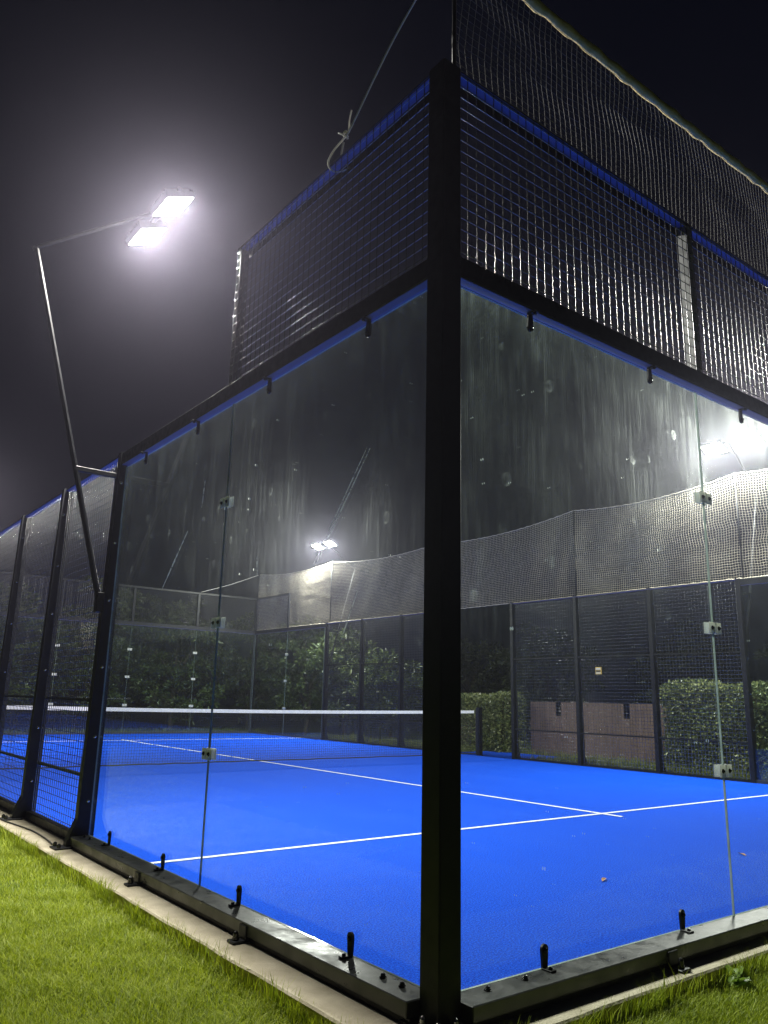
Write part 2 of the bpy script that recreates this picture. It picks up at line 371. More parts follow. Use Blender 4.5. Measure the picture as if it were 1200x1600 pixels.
def glass_wall(name, label, axis, fixed, out, t0, ts, tall, t_edge, detail, lo_ext=(0, 0), feet=(), bolts=()):
    """ts: pane boundaries along the wall; tall: intervals that carry the upper mesh"""
    F = frame(axis, fixed, out)
    root = thing(name, F(ts[0], 0, 0), label, 'glass wall')
    a, b = ts[0] - lo_ext[0], ts[-1] + lo_ext[1]
    fbox(F, a, b, -.012, .142, -.008, BT, .004).build('base_beam', 'beam', root)
    if detail: fbox(F, a, b, -.012, .125, -.0335, -.0085).build('gap_shade_strip', 'rubber', root)  # added black strip paints the shade in the gap under the beam
    tb = fbox(F, a, b, -.012, .050, 3.022, 3.125, .004).build('top_beam', 'steel', root)
    fbox(F, a + .002, b - .002, -.008, .044, 3.018, 3.0215).build('underside_strip', 'underside_blue', tb)
    for i in range(len(ts) - 1):
        p0 = ts[i] + (.002 if i else .0); p1 = ts[i+1] - (.002 if i < len(ts) - 2 else 0)
        mb = MB(); q0, q1 = Vector(F(p0, -GT/2, BT+.001)), Vector(F(p1, GT/2, 3.004))
        mb.box(tuple(map(min, q0, q1)), tuple(map(max, q0, q1)))
        big = (2, 4) if axis == 'x' else (3, 5)      # box faces across the wall normal
        mb.m = [0 if k in big else 1 for k in range(6)]
        mb.build('glass_pane', ['glass', 'glassedge'], root)
        if detail:
            for q in (.27, .77):
                tt = ts[i] + (ts[i+1]-ts[i])*q if False else ts[i] + (.54 if q < .5 else 1.57) * (ts[i+1]-ts[i]) / 2.08
                clamp(root, F, tt, BT + .0005, True, axis, out); clamp(root, F, tt, 3.0175, False, axis, out)
    for t in ts[1:-1]:
        for z in (.78, 1.56, 2.33): joint_plates(root, F, t, z)
    for t in feet: foot_bracket(root, F, t)
    for t in bolts:
        mb = MB(); mb.tube([F(t, .055, BT), F(t, .055, BT+.005)], .015, 6); mb.dome(F(t, .055, BT+.005), .010, (0,0,1), .012, 8)
        mb.build('bolt', 'blackbolt', root)
    for (m0, m1, posts, ends) in tall:
        tr = fbox(F, m0, m1, -.045, .040, 4.145, 4.152).build('top_rail', 'steel', root)
        fbox(F, m0, m1, -.045, -.039, 4.095, 4.1445).build('rail_flange', 'steel', tr)
        fbox(F, m0 + .002, m1 - .002, -.020, .030, 4.1405, 4.1445).build('underside_strip', 'underside_blue', tr)
        for t in posts:
            po = fbox(F, t-.035, t+.035, -.03, .030, 3.1255, 4.138, .003).build('mesh_post', 'grey' if detail else 'steel', root)
            nrm = Vector(F(0, 1, 0)) - Vector(F(0, 0, 0))
            if detail:
                for z in (3.45, 3.92):
                    MB().dome(F(t-.004, .031, z), .012, nrm, .014, 8).build('bolt', 'bolt', po)
        for t in ends: fbox(F, t-.025, t+.025, -.03, .032, 3.1255, 4.1445, .003).build('end_post', 'steel', root)
        mb = MB(); U = Vector(F(1, 0, 0)) - Vector(F(0, 0, 0))
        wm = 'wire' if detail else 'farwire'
        wires(mb, F(m0, .037, 3.127), U, (0, 0, 1), m1-m0, 1.015, .0605, .0028 if detail else .0030, n=10 if detail else 6)
        mb.build('wire_mesh', wm, root, smooth=True, kind='stuff')
    return root
# near walls (corner at the origin), far walls, right-hand end walls
S = 2.08
side_wall = glass_wall('glass_wall', 'near side glass wall, two panes with wire mesh above only the one by the corner post', 'y', 0, -1, 0,
           [.03, S, 4.05], [(.03, S+.03, [], [S+.01])], 4, True, (0, .0), (1.27, 2.66), (.16, .28, 3.86, 3.98))
glass_wall('glass_wall', 'near back glass wall to the right of the corner post, wire mesh and netting above it', 'x', 0, -1, 0,
           [.03, S, 4.04, 6, 8, 9.97], [(.03, 9.97, [S+.01, 4.05, 6.0, 8.0], [])], 4, True, (0, 0), (1.28, 2.42, 3.4, 5.0), (.19, .40))
glass_wall('glass_wall', 'far end glass wall beyond the net with dark trees close behind', 'x', 20, 1, 0,
           [.03, 2, 4, 6, 8, 9.97], [(.03, 9.97, [2, 4, 6, 8], [])], 4, False)
glass_wall('glass_wall', 'far corner side glass wall under the netting, past the net', 'y', 10, 1, 0,
           [16, 18, 19.97], [(17.98, 19.97, [], [18])], 4, False)
glass_wall('glass_wall', 'opposite side glass wall at the right edge, nearest the back wall', 'y', 10, 1, 0,
           [.03, 2, 4], [(.03, 2.03, [], [2])], 4, False)
glass_wall('glass_wall', 'side glass wall on the lawn side at the far end of the court', 'y', 0, -1, 0,
           [16, 18, 19.97], [(17.98, 19.97, [], [18])], 4, False)

# long diagonal pale streaks laid over the near side glass
def streakmat():
    mt, nt, out = mat('pale_streak'); g = N(nt, 'ShaderNodeNewGeometry')
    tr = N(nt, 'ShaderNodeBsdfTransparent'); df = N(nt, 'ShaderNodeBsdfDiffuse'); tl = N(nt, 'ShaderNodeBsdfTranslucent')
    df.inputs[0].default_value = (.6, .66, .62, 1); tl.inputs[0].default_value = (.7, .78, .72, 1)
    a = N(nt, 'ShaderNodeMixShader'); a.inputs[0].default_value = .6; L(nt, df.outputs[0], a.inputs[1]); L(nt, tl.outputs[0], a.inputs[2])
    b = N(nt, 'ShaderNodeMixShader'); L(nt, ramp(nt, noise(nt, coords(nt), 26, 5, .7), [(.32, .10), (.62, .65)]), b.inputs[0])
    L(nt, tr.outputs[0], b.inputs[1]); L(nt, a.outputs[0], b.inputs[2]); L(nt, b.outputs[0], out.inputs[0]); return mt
M['streak'] = streakmat()
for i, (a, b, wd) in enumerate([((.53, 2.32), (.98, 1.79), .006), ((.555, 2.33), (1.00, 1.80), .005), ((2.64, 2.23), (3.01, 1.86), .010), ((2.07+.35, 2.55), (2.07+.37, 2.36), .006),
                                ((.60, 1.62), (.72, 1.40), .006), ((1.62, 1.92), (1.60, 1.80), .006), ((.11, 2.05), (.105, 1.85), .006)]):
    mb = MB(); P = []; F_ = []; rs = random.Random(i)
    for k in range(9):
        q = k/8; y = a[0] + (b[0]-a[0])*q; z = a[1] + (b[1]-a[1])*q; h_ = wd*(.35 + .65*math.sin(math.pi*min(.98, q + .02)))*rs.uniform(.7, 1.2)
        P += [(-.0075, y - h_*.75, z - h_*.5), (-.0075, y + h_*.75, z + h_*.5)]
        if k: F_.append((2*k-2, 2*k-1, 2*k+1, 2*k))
    mb.poly(P, F_).build('streak', 'streak', side_wall)

# corner posts
def corner_post(x, y, sx, sy, label, h=4.115):
    r = thing('corner_post', (x, y, 0), label, 'post', 'square corner posts of the court')
    a = (x - .085*sx, y - .085*sy); b = (x + .028*sx, y + .028*sy)
    lo = (min(a[0], b[0]), min(a[1], b[1])); hi = (max(a[0], b[0]), max(a[1], b[1]))
    MB().box((*lo, -.02), (*hi, h), 0, .006).build('shaft', 'steel', r)
    MB().box((lo[0]-.05, lo[1]-.05, -.0335), (hi[0]+.05, hi[1]+.05, -.0205), 0, .003).build('base_plate', 'steel', r)
    for (u, v) in ((-.028, .055), (.055, -.028), (-.028, -.028)):
        q = (x - .085*sx + u*sx, y - .085*sy + v*sy)
        b_ = MB(); b_.tube([(*q, -.0205), (*q, -.008)], .016, 6); b_.dome((*q, -.008), .012, (0, 0, 1), .026, 10); b_.build('bolt', 'bolt', r)
    return r
corner_post(0, 0, 1, 1, 'tall black square steel post at the near corner of the glass court')
corner_post(10, 20, -1, -1, 'thin dark corner post at the far right of the court behind the net')
corner_post(10, 0, -1, 1, 'corner post where the back wall meets the opposite side wall')
corner_post(0, 20, 1, -1, 'far corner post on the lawn side of the court')

# ------------------------------------------------------------------ side mesh fences
def fence(label, xf, out, ys, rails, detail):
    F = frame('y', xf, out)
    root = thing('mesh_fence', F(ys[0], 0, 0), label, 'fence')
    a, b = ys[0], ys[-1]
    fbox(F, a+.04, b-.04, -.01, .05, -.032, .035, .003).build('bottom_rail', 'steel', root)
    tr = fbox(F, a, b, -.045, .040, 3.115, 3.122).build('top_rail', 'steel', root)
    fbox(F, a+.002, b-.002, -.038, .038, 3.110, 3.1145).build('underside_strip', 'underside_blue', tr)
    for z in rails: fbox(F, a+.04, b-.04, -.022, -.008, z-.012, z+.012).build('rail', 'steel', root)
    for i, y in enumerate(ys):
        prof = [(-.035, -.02), (-.035, 3.135), (.055, 3.135), (.100, .17), (.165, .01), (.165, -.02)]
        mb = MB(); n = len(prof); P = []
        hw = .036
        for t in (y-hw, y+hw): P += [F(t, d, z) for d, z in prof]
        mb.poly(P, [tuple(range(n))[::-1], tuple(range(n, 2*n))] + [(k, (k+1) % n, n+(k+1) % n, n+k) for k in range(n)])
        po = mb.build('post', 'steel', root)
        fbox(F, y-.075, y+.075, .08, .255, -.0335, -.0205, .003).build('base_plate', 'steel', po)
        if detail or xf > 5:
            s = -1
            for z in (.30, .78, 1.32, 1.86, 2.34, 2.86):
                MB().dome(F(y - hw, .035, z), .012, (0, -1, 0), .014, 8).build('bolt', 'bolt', po)
            if detail:
                for u in (-.05, .05):
                    q = F(y + u, .222, -.0205); MB().dome(q, .016, (0, 0, 1), .03, 8).build('nut', 'blackbolt', po)
    mb = MB()
    for y0, y1 in zip(ys[:-1], ys[1:]):
        wires(mb, F(y0+.037, .012, .036), (0, 1, 0), (0, 0, 1), y1-y0-.074, 3.07, .06, .0028 if detail else .0032, n=8)
    mb.build('wire_mesh', 'wire', root, smooth=True, kind='stuff')
    return root
YN = [4.09, 5.73, 7.35, 8.93]
YF = [11.07, 12.62, 14.24, 15.9]
fence('near side mesh fence with tapered black posts running back along the lawn', 0, -1, YN, (.46, 1.06), True)
fence('side mesh fence on the lawn side beyond the net', 0, -1, YF, (.46, 1.06), False)
fence('opposite side mesh fence with the small yellow plate, in front of brown boards', 10, 1, [4.02, 5.66, 7.30, 8.95], (.58, 1.97), False)
fence('opposite side mesh fence beyond the net, trees showing through it', 10, 1, YF, (.58, 1.97), False)

# small yellow sign on the opposite fence
sr = thing('sign_plate', (9.985, 6.80, 1.71), 'small square yellow plate fixed on the opposite mesh fence', 'sign')
MB().box((9.972, 6.735, 1.645), (9.980, 6.865, 1.775), 0, .002).build('plate', 'signyellow', sr)
MB().box((9.9690, 6.748, 1.727), (9.9718, 6.852, 1.762)).build('print', 'signpale', sr)
MB().box((9.9690, 6.748, 1.690), (9.9718, 6.852, 1.718)).build('print', 'signdark', sr)
MB().box((9.9690, 6.748, 1.658), (9.9718, 6.852, 1.682)).build('print', 'signpale', sr)

# ------------------------------------------------------------------ floodlights
SY = lambda y: 1 if y < 10 else -1
def floodlight(x, y, out, label, zl=5.38):
    yl = y - (.02 if x < 5 else .16)*SY(y)
    F = frame('y', x, out)
    r = thing('floodlight', F(y, .10, 1.8), label, 'floodlight', 'floodlights on the four lighting poles')
    base, elbow, tip = F(y, .085, 1.80), F(y, .93, 4.76), F(y-.10*SY(y), -.055, zl+.03)
    MB().tube([base, elbow], [.025, .020], 8).build('pole', 'steel', r)
    MB().tube([F(y, .955, 4.745), tip], [.020, .017], 8).build('arm', 'steel', r)
    fbox(F, y-.04, y+.04, .06, .125, 1.76, 1.92, .004).build('pole_shoe', 'steel', r)
    MB().box(*[tuple(q) for q in (tuple(map(min, F(y-.022, .07, 2.905), F(y+.022, .42, 2.945))), tuple(map(max, F(y-.022, .07, 2.905), F(y+.022, .42, 2.945))))], 0, .003).build('bracket', 'steel', r)
    fbox(F, yl-.50, yl+.50, -.085, -.045, zl+.015, zl+.055, .003).build('crossbar', 'steel', r)
    # lamp heads face down and into the court
    nrm = Vector((-out*math.sin(R(24)), 0, -math.cos(R(24))))
    U = Vector((0, 1, 0)); V = nrm.cross(U)
    for s in (-1, 1):
        c = Vector(F(yl + s*.31, -.07, zl))
        def bx(hu, hv, n0, n1, c=c):
            mb = MB(); P = [c + U*(a*hu) + V*(b*hv) + nrm*n for n in (n0, n1) for a, b in ((-1,-1),(1,-1),(1,1),(-1,1))]
            return mb.poly(P, [(0,3,2,1),(4,5,6,7),(0,1,5,4),(1,2,6,5),(2,3,7,6),(3,0,4,7)])
        hd = bx(.185, .140, -.02, .035).build('lamp_head', 'housing', r)
        mb = MB()
        for k in range(7):
            q = -.15 + .05*k
            P = [c + U*(q + a*.006) + V*(b*.12) + nrm*n for n in (-.055, -.02) for a, b in ((-1,-1),(1,-1),(1,1),(-1,1))]
            mb.poly(P, [(0,3,2,1),(4,5,6,7),(0,1,5,4),(1,2,6,5),(2,3,7,6),(3,0,4,7)])
        mb.build('cooling_fins', 'housing', hd, kind='stuff')
        bx(.168, .124, .0355, .040).build('lens', 'lens', hd)
        ld = bpy.data.lights.new('led_light', 'AREA'); ld.shape = 'RECTANGLE'; ld.size = .33; ld.size_y = .24
        ld.energy = LAMP_W; ld.color = (1, .965, .88)
        lo = bpy.data.objects.new('led_light', ld); col.objects.link(lo); lo.parent = r
        mw = Matrix((U, V, -nrm)).transposed().to_4x4(); mw.translation = c + nrm*.046 - Vector(ORG[r.name])
        lo.matrix_local = mw
floodlight(0, 4.10, -1, 'lit twin floodlight on a leaning pole above the lawn side of the court', 5.46)
floodlight(0, 15.8, -1, 'twin floodlight on the lawn side beyond the net')
floodlight(10, 4.05, 1, 'glaring twin floodlight seen through the right glass pane')
floodlight(10, 15.95, 1, 'small bright twin floodlight far off behind the net, above the netting')

# ------------------------------------------------------------------ tennis net
def court_net():
    r = thing('court_net', (5, 10, 0), 'black net with white top band strung across the blue court', 'net')
    def top(x): return .885 + .035*((x-5)/5)**2
    for xx, s in ((-.0, 1), (10.06, -1)):
        po = MB().box((xx-.05, 9.95, -.03), (xx+.05, 10.05, .985), 0, .006).build('post', 'steel', r)
        MB().box((xx-.10, 9.89, -.033), (xx+.10, 10.11, -.002), 0, .004).build('base_plate', 'steel', po)
    mb = MB(); n = 60; P = []; Fc = []
    for i in range(n+1):
        x = .08 + (9.90-.08)*i/n; t = top(x)
        P += [(x, 9.992, t-.056), (x, 10.008, t-.056), (x, 10.008, t), (x, 9.992, t)]
        if i: 
            for k in range(4): Fc.append((4*(i-1)+k, 4*(i-1)+(k+1) % 4, 4*i+(k+1) % 4, 4*i+k))
    mb.poly(P, Fc); mb.build('top_band', 'tape', r)
    mb = MB(); x = .08
    while x <= 9.9:
        mb.tube([(x, 10, .035), (x, 10, top(x)-.05)], .0028, 3, caps=False); x += .043
    for k in range(20):
        q = k/19
        mb.tube([(.08 + (9.82)*i/40, 10, .035 + q*(top(.08+9.82*i/40)-.085)) for i in range(41)], .0028, 3, caps=False)
    mb.build('net_mesh', 'netcord', r, kind='stuff')
    rnd = random.Random(4)
    MB().tube([(.02 + 9.94*i/40, 10 + rnd.uniform(-.004, .004), .040 + rnd.uniform(-.006, .006)) for i in range(41)], .011, 6).build('bottom_cord', 'netcord', r, smooth=True)
    for xx in (.02, 9.96): MB().tube([(xx, 10, .03), (xx, 10, .92)], .009, 6).build('lacing', 'netcord', r)
court_net()

# ------------------------------------------------------------------ ball netting on poles
def netting(label, axis, fixed, poles, base, pitch, r, sag, seed, rope_r, group):
    """poles: [(t, top z)]; base(t) lower edge; the rope sags between poles"""
    F = frame(axis, fixed, 1); rnd = random.Random(seed)
    root = thing('ball_netting', F(poles[0][0], 0, base(poles[0][0])), label, 'netting', group)
    def topz(t):
        for (a, za), (b, zb) in zip(poles[:-1], poles[1:]):
            if a <= t <= b:
                q = (t-a)/(b-a); return za + (zb-za)*q - sag*4*q*(1-q)
        return poles[-1][1]
    a, b = poles[0][0], poles[-1][0]
    def pt(t, q):
        z0 = base(t); z1 = topz(t); z = z0 + (z1-z0)*q
        bow = (.022*math.sin(2.1*t) + .008*math.sin(7*t + 5*q))*math.sin(math.pi*q)
        tt = t + (.018*math.sin(7*z + 2.2*t) + .012*math.sin(23*z + t*3)) * math.sin(math.pi*min(q*1.0, 1))
        return F(tt, bow, z + .006*math.sin(31*t + 3*z))
    mb = MB(); k = a; 
    while k <= b:
        h = topz(k)-base(k); ns = max(3, int(h/.14)); mb.tube([pt(k, i/ns) for i in range(ns+1)], r, 3, caps=False); k += pitch
    hm = max(z for _, z in poles) - min(base(a+.01), base((a+b)/2)); nr = int(hm/pitch)
    n = int((b-a)/.11)
    for j in range(nr+1):
        mb.tube([pt(a + (b-a)*i/n, j/nr) for i in range(n+1)], r, 3, caps=False)
    mb.build('net_mesh', 'darknet' if rope_r > .015 else 'ballnet', root, kind='stuff')
    mb = MB(); n = int((b-a)/.09)
    mb.tube([pt(a + (b-a)*i/n, 1.0) for i in range(n+1)], [rope_r*(1 + .14*math.sin(i*2.1) + rnd.uniform(-.05, .05)) for i in range(n+1)], 8)
    mb.build('top_rope', 'rope' if rope_r > .015 else 'ballnet', root, smooth=True)
    mb = MB(); mb.tube([pt(a + (b-a)*i/n, 0.0) for i in range(n+1)], [.008*(1 + rnd.uniform(-.25, .35)) for i in range(n+1)], 6)
    mb.build('bottom_rope', 'ballnet', root, smooth=True)
    for t, z in poles:
        p = F(t, 0, 0); MB().tube([(p[0], p[1], base(t)-.06), (p[0], p[1], z+.02)], .011, 8).build('pole', 'steel', root, smooth=True)
netting('netting with thick yellowed rope above the mesh of the near back wall', 'x', -.02, [(.04, 4.97), (3.4, 4.99), (6.7, 4.98), (9.96, 4.97)], lambda t: 4.17, .045, .0014, .02, 1, .029, 'ball netting over the walls')
netting('pale netting sagging between poles above the opposite side fence', 'y', 10.02, [(.04, 4.97), (3.94, 4.88), (7.28, 4.84), (11.4, 4.74), (15.8, 4.84), (19.95, 4.93)],
        lambda t: 4.16 if t < 2.0 else 3.135, .045, .0033, .13, 2, .009, 'ball netting over the walls')

def cord(name, pts, r, label, mt='whitecord', extra=()):
    rt = thing(name, pts[0], label, 'cord')
    MB().tube(pts, r, 6).build('line', mt, rt, smooth=True)
    for n_, q, rr in extra: MB().tube(q, rr, 6).build(n_, mt, rt, smooth=True)
def bez(pts, n=8):
    P = [Vector(p) for p in pts]; out = []
    P = [2*P[0]-P[1]] + P + [2*P[-1]-P[-2]]
    for i in range(1, len(P)-2):
        for k in range(n):
            t = k/n; a, b, c, d = P[i-1:i+3]
            out.append(.5*((2*b) + (-a+c)*t + (2*a-5*b+4*c-d)*t*t + (-a+3*b-3*c+d)*t**3))
    return [tuple(q) for q in out] + [tuple(P[-2])]
cord('guy_cord', bez([(.035, .035, 4.96), (.0, .42, 4.66), (-.005, .80, 4.335), (-.01, .845, 4.295)]), .0056, 'white cord tied to the top rail, rising to the netting pole at the near corner',
     extra=[('loop', bez([(-.01, .845, 4.295), (-.045, .92, 4.22), (-.055, .955, 4.15), (-.02, .93, 4.10), (.035, .88, 4.125), (.0, .90, 4.19), (-.015, .86, 4.26)], 6), .0052),
            ('knot', bez([(-.016, .835, 4.29), (.004, .85, 4.30), (-.016, .86, 4.305), (-.02, .835, 4.315), (.002, .845, 4.28)], 5), .006),
            ('loose_end', bez([(-.01, .82, 4.31), (-.02, .80, 4.37), (-.015, .79, 4.43)], 5), .004),
            ('loose_end', bez([(-.012, .845, 4.29), (-.03, .865, 4.31), (-.035, .89, 4.33)], 4), .004)])
cord('guy_cord', bez([(9.98, 19.99, 4.91), (9.0, 19.99, 4.50), (8.05, 19.99, 4.17)]), .007, 'thin far cord sloping from the netting pole to the top of the far wall')
cord('cable', bez([(-.25, 5.62, -.026), (-.21, 5.3, -.026), (-.175, 4.9, -.026), (-.19, 4.45, -.026), (-.21, 4.25, -.026)]), .006, 'thin black cable lying along the concrete edge by the fence feet', 'rubber')

# ------------------------------------------------------------------ brown board screens beyond the opposite fence
def screen(label, x, y0, y1, h, slots):
    r = thing('board_screen', (x, (y0+y1)/2, GZ), label, 'screen', 'brown board screens beyond the fence')
    rnd = random.Random(int(y0*10)); y = y0; wd = .15
    while y < y1 - .05:
        top = h + rnd.uniform(-.004, .004)
        if any(abs(y + wd/2 - s) < wd*.5 for s in slots): top = h - .30
        MB().box((x + rnd.uniform(0, .004), y+.003, GZ-.05), (x+.022, y+wd-.003, top), 0, .002).build('board', 'board', r); y += wd
    for z in (.25, .62): MB().box((x+.0265, y0, z), (x+.07, y1, z+.07)).build('rail', 'board', r)
screen('long brown board screen with two dark slots behind the opposite fence', 12.0, 6.70, 10.35, 1.13, (9.42, 7.75))
screen('short brown board screen low behind the fence beyond the net', 12.6, 12.6, 14.4, .95, ())

# ------------------------------------------------------------------ vegetation
def leaf_mesh(name, pos, dirs, size, mt, parent, width=.45, seed=0, fold=.18):
    """one folded four-point leaf (two triangles) at each position pointing along dirs"""
    rng = np.random.default_rng(seed); n = len(pos)
    d = dirs / (np.linalg.norm(dirs, axis=1, keepdims=True) + 1e-9)
    rn = rng.normal(size=(n, 3)); s = np.cross(d, rn); s /= np.linalg.norm(s, axis=1, keepdims=True) + 1e-9
    nn = np.cross(s, d); L_ = size * rng.uniform(.65, 1.3, (n, 1))
    base = pos; tip = pos + d*L_; mid = pos + d*L_*.45
    a = mid + s*L_*width*.5 + nn*L_*fold; b = mid - s*L_*width*.5 + nn*L_*fold
    V = np.stack([base, a, tip, b], 1).reshape(-1, 3) - np.array(parent_origin(parent))
    i = np.arange(n)*4
    T = np.stack([np.stack([i, i+1, i+2], 1), np.stack([i, i+2, i+3], 1)], 1).reshape(-1, 3)
    return np_mesh(name, V, T, mt, parent)
def np_mesh(name, V, T, mt, parent):
    me = bpy.data.meshes.new(name); me.vertices.add(len(V)); me.vertices.foreach_set('co', V.astype(np.float32).ravel())
    me.loops.add(T.size); me.loops.foreach_set('vertex_index', T.astype(np.int32).ravel())
    me.polygons.add(len(T)); me.polygons.foreach_set('loop_start', np.arange(0, T.size, 3, dtype=np.int32))
    me.update(calc_edges=True); me.materials.append(M[mt])
    o = bpy.data.objects.new(name, me); col.objects.link(o); o.parent = parent; ORG[o.name] = parent_origin(parent); return o
def tree(x, y, h, rx, seed, label, mt='treeleaf', low=.25, leaf=.16, nc=75, group='trees standing round the court'):
    rnd = random.Random(seed); rng = np.random.default_rng(seed)
    r = thing('tree', (x, y, GZ), label, 'tree', group)
    mb = MB(); th = h*.45
    mb.tube(bez([(x, y, GZ-.05), (x + rnd.uniform(-.1, .1), y + rnd.uniform(-.1, .1), th*.5), (x + rnd.uniform(-.15, .15), y + rnd.uniform(-.15, .15), th)], 4),
            [.085*(1 - .5*k/8) for k in range(9)], 7)
    cen = []
    for k in range(nc):
        for _ in range(50):
            q = rng.uniform(-1, 1, 3)
            if .25 < np.linalg.norm(q) < 1: break
        lump = 1 + .22*math.sin(3*q[0]+seed) * math.cos(2.6*q[1]+seed*1.7) + .12*math.sin(5*q[2])
        z = low + (h-low)*(.5 + .5*q[2])
        cen.append((x + q[0]*rx*lump, y + q[1]*rx*lump*.85, z))
    for c in cen[::4]:
        t0 = Vector((x, y, min(th, max(.3, c[2]*.55)))); c_ = Vector(c)
        mb.tube(bez([t0, t0.lerp(c_, .5) + Vector((0, 0, .12)), c_], 3), [.030 - .0036*k for k in range(7)], 5)
    mb.build('trunk', 'bark', r, smooth=True)
    P = []; D = []
    for c in cen:
        m_ = rnd.randint(70, 120); rr = rnd.uniform(.26, .46)
        q = rng.normal(size=(m_, 3)); q /= np.linalg.norm(q, axis=1, keepdims=True); q[:, 2] = np.abs(q[:, 2])*.9 - .25
        P.append(np.array(c) + q*rr*rng.uniform(.35, 1, (m_, 1))); D.append(q + rng.normal(size=(m_, 3))*.45 + np.array([0, 0, -.15]))
    leaf_mesh('crown', np.concatenate(P), np.concatenate(D), leaf, mt, r, .42, seed)
LB = ['bushy broad-leaved tree behind the middle of the far glass wall', 'leafy tree behind the far wall beside the far corner post', 'rounded tree behind the far wall nearest the lawn side',
      'broad-leaved tree behind the far right corner', 'dense tree behind the far fence next to the corner', 'leafy shrub-like tree behind the fence halfway beyond the net', 'low leafy tree near the short brown screen']
spots = [(5.9, 22.6, 4.7, 1.5, 11), (8.4, 22.3, 4.1, 1.45, 12), (3.2, 22.6, 4.0, 1.5, 13), (11.3, 22.5, 3.9, 1.5, 14), (12.0, 20.0, 3.6, 1.35, 15), (11.9, 17.6, 3.1, 1.2, 16), (12.1, 15.6, 2.3, 1.0, 17)]
for (a, b_, c, d, e), lb in zip(spots, LB): tree(a, b_, c, d, e, lb)
for (a, b_, c, d, e, lb) in [(.4, 23.0, 3.9, 1.5, 18, 'dim tree at the far left behind the mesh fences'), (7.3, 24.6, 4.9, 1.6, 19, 'taller dim tree rising behind the front row past the far wall'),
                             (10.2, 25.0, 4.5, 1.6, 20, 'dim tree in the second row behind the far right corner')]:
    tree(a, b_, c, d, e, lb, nc=60)
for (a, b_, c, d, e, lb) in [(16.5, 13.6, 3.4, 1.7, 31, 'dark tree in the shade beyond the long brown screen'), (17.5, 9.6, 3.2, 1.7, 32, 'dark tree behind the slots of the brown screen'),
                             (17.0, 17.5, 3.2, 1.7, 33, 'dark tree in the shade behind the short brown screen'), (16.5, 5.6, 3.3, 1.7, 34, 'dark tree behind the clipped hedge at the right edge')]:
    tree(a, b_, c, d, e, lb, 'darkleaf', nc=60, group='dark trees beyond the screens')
def hedge(x0, x1, y0, y1, h, seed, label):
    r = thing('clipped_hedge', ((x0+x1)/2, (y0+y1)/2, GZ), label, 'hedge', 'clipped hedges beyond the fence')
    rng = np.random.default_rng(seed)
    mb = MB(); rnd = random.Random(seed)
    y = y0 + .15
    while y < y1 - .1:
        for _ in range(4):
            bx_, by_ = rnd.uniform(x0+.2, x1-.2), y + rnd.uniform(-.1, .1)
            mb.tube([((x0+x1)/2, y, GZ-.03), (bx_, by_, h*.5), (bx_ + rnd.uniform(-.15, .15), by_ + rnd.uniform(-.15, .15), h - .08)], [.016, .011, .005], 5)
        y += .3
    mb.build('stems', 'bark', r, kind='stuff')
    P = []; D = []
    def face(n, f, nrm):
        q = rng.uniform(0, 1, (n, 2)); p = f(q); dep = rng.power(2.5, n)*.16 - .13
        lump = .035*np.sin(p[:, 1]*5.1 + seed) + .03*np.sin(p[:, 2]*6.3 + p[:, 1]*3)
        p = p + np.array(nrm)*(dep + lump)[:, None]; P.append(p)
        D.append(np.array(nrm)*.75 + rng.normal(size=(n, 3))*.65 + np.array([0, 0, .15]))
    ly, lx = y1-y0, x1-x0; dn = 1500; zl = .0
    face(int(dn*ly*h), lambda q: np.stack([np.full(len(q), x0), y0+q[:,0]*ly, zl+q[:,1]*(h-zl)], 1), (-1, 0, 0))
    face(int(dn*.7*ly*lx), lambda q: np.stack([x0+q[:,0]*lx, y0+q[:,1]*ly, np.full(len(q), h)], 1), (0, 0, 1))
    for yy, s in ((y0, -1), (y1, 1)):
        face(int(dn*.8*lx*h), lambda q: np.stack([x0+q[:,0]*lx, np.full(len(q), yy), zl+q[:,1]*(h-zl)], 1), (0, s, 0))
    # inner leaves fill the body
    n = int(900*ly*lx*h); P.append(np.stack([rng.uniform(x0+.1, x1-.1, n), rng.uniform(y0+.1, y1-.1, n), rng.uniform(zl, h-.1, n)], 1)); D.append(rng.normal(size=(n, 3)))
    leaf_mesh('foliage', np.concatenate(P), np.concatenate(D), .075, 'hedgeleaf', r, .5, seed)
hedge(11.15, 12.0, 2.2, 6.28, 1.47, 41, 'clipped leafy hedge behind the mesh at the right edge')
hedge(11.35, 12.1, 10.55, 12.3, 1.22, 42, 'clipped leafy hedge behind the net post')

def blades(name, pts, lo, hi, wd, mt, seed, lean=.7, parent=None):
    rng = np.random.default_rng(seed); n = len(pts)
    a = rng.uniform(0, 2*math.pi, n); h = rng.uniform(lo, hi, n)*(1 + .28*np.sin(pts[:, 0]*9.1 + 2*np.sin(pts[:, 1]*4.3))*np.sin(pts[:, 1]*7.7 + pts[:, 0]*3.1)); ln = rng.uniform(.15, lean, n)*h
    dx, dy = np.cos(a), np.sin(a); ww = wd*rng.uniform(.7, 1.3, n)
    px, py = -dy*ww, dx*ww; x, y, z = pts.T
    mx, my, mz = x + dx*ln*.35, y + dy*ln*.35, z + h*.6
    V = np.stack([np.stack([x+px, y+py, z], 1), np.stack([x-px, y-py, z], 1), np.stack([mx+px*.8, my+py*.8, mz], 1), np.stack([mx-px*.8, my-py*.8, mz], 1),
                  np.stack([x+dx*ln, y+dy*ln, z+h], 1)], 1).reshape(-1, 3)
    i = np.arange(n)*5
    T = np.stack([np.stack([i, i+1, i+3], 1), np.stack([i, i+3, i+2], 1), np.stack([i+2, i+3, i+4], 1)], 1).reshape(-1, 3)
    return np_mesh(name, V, T, mt, parent)
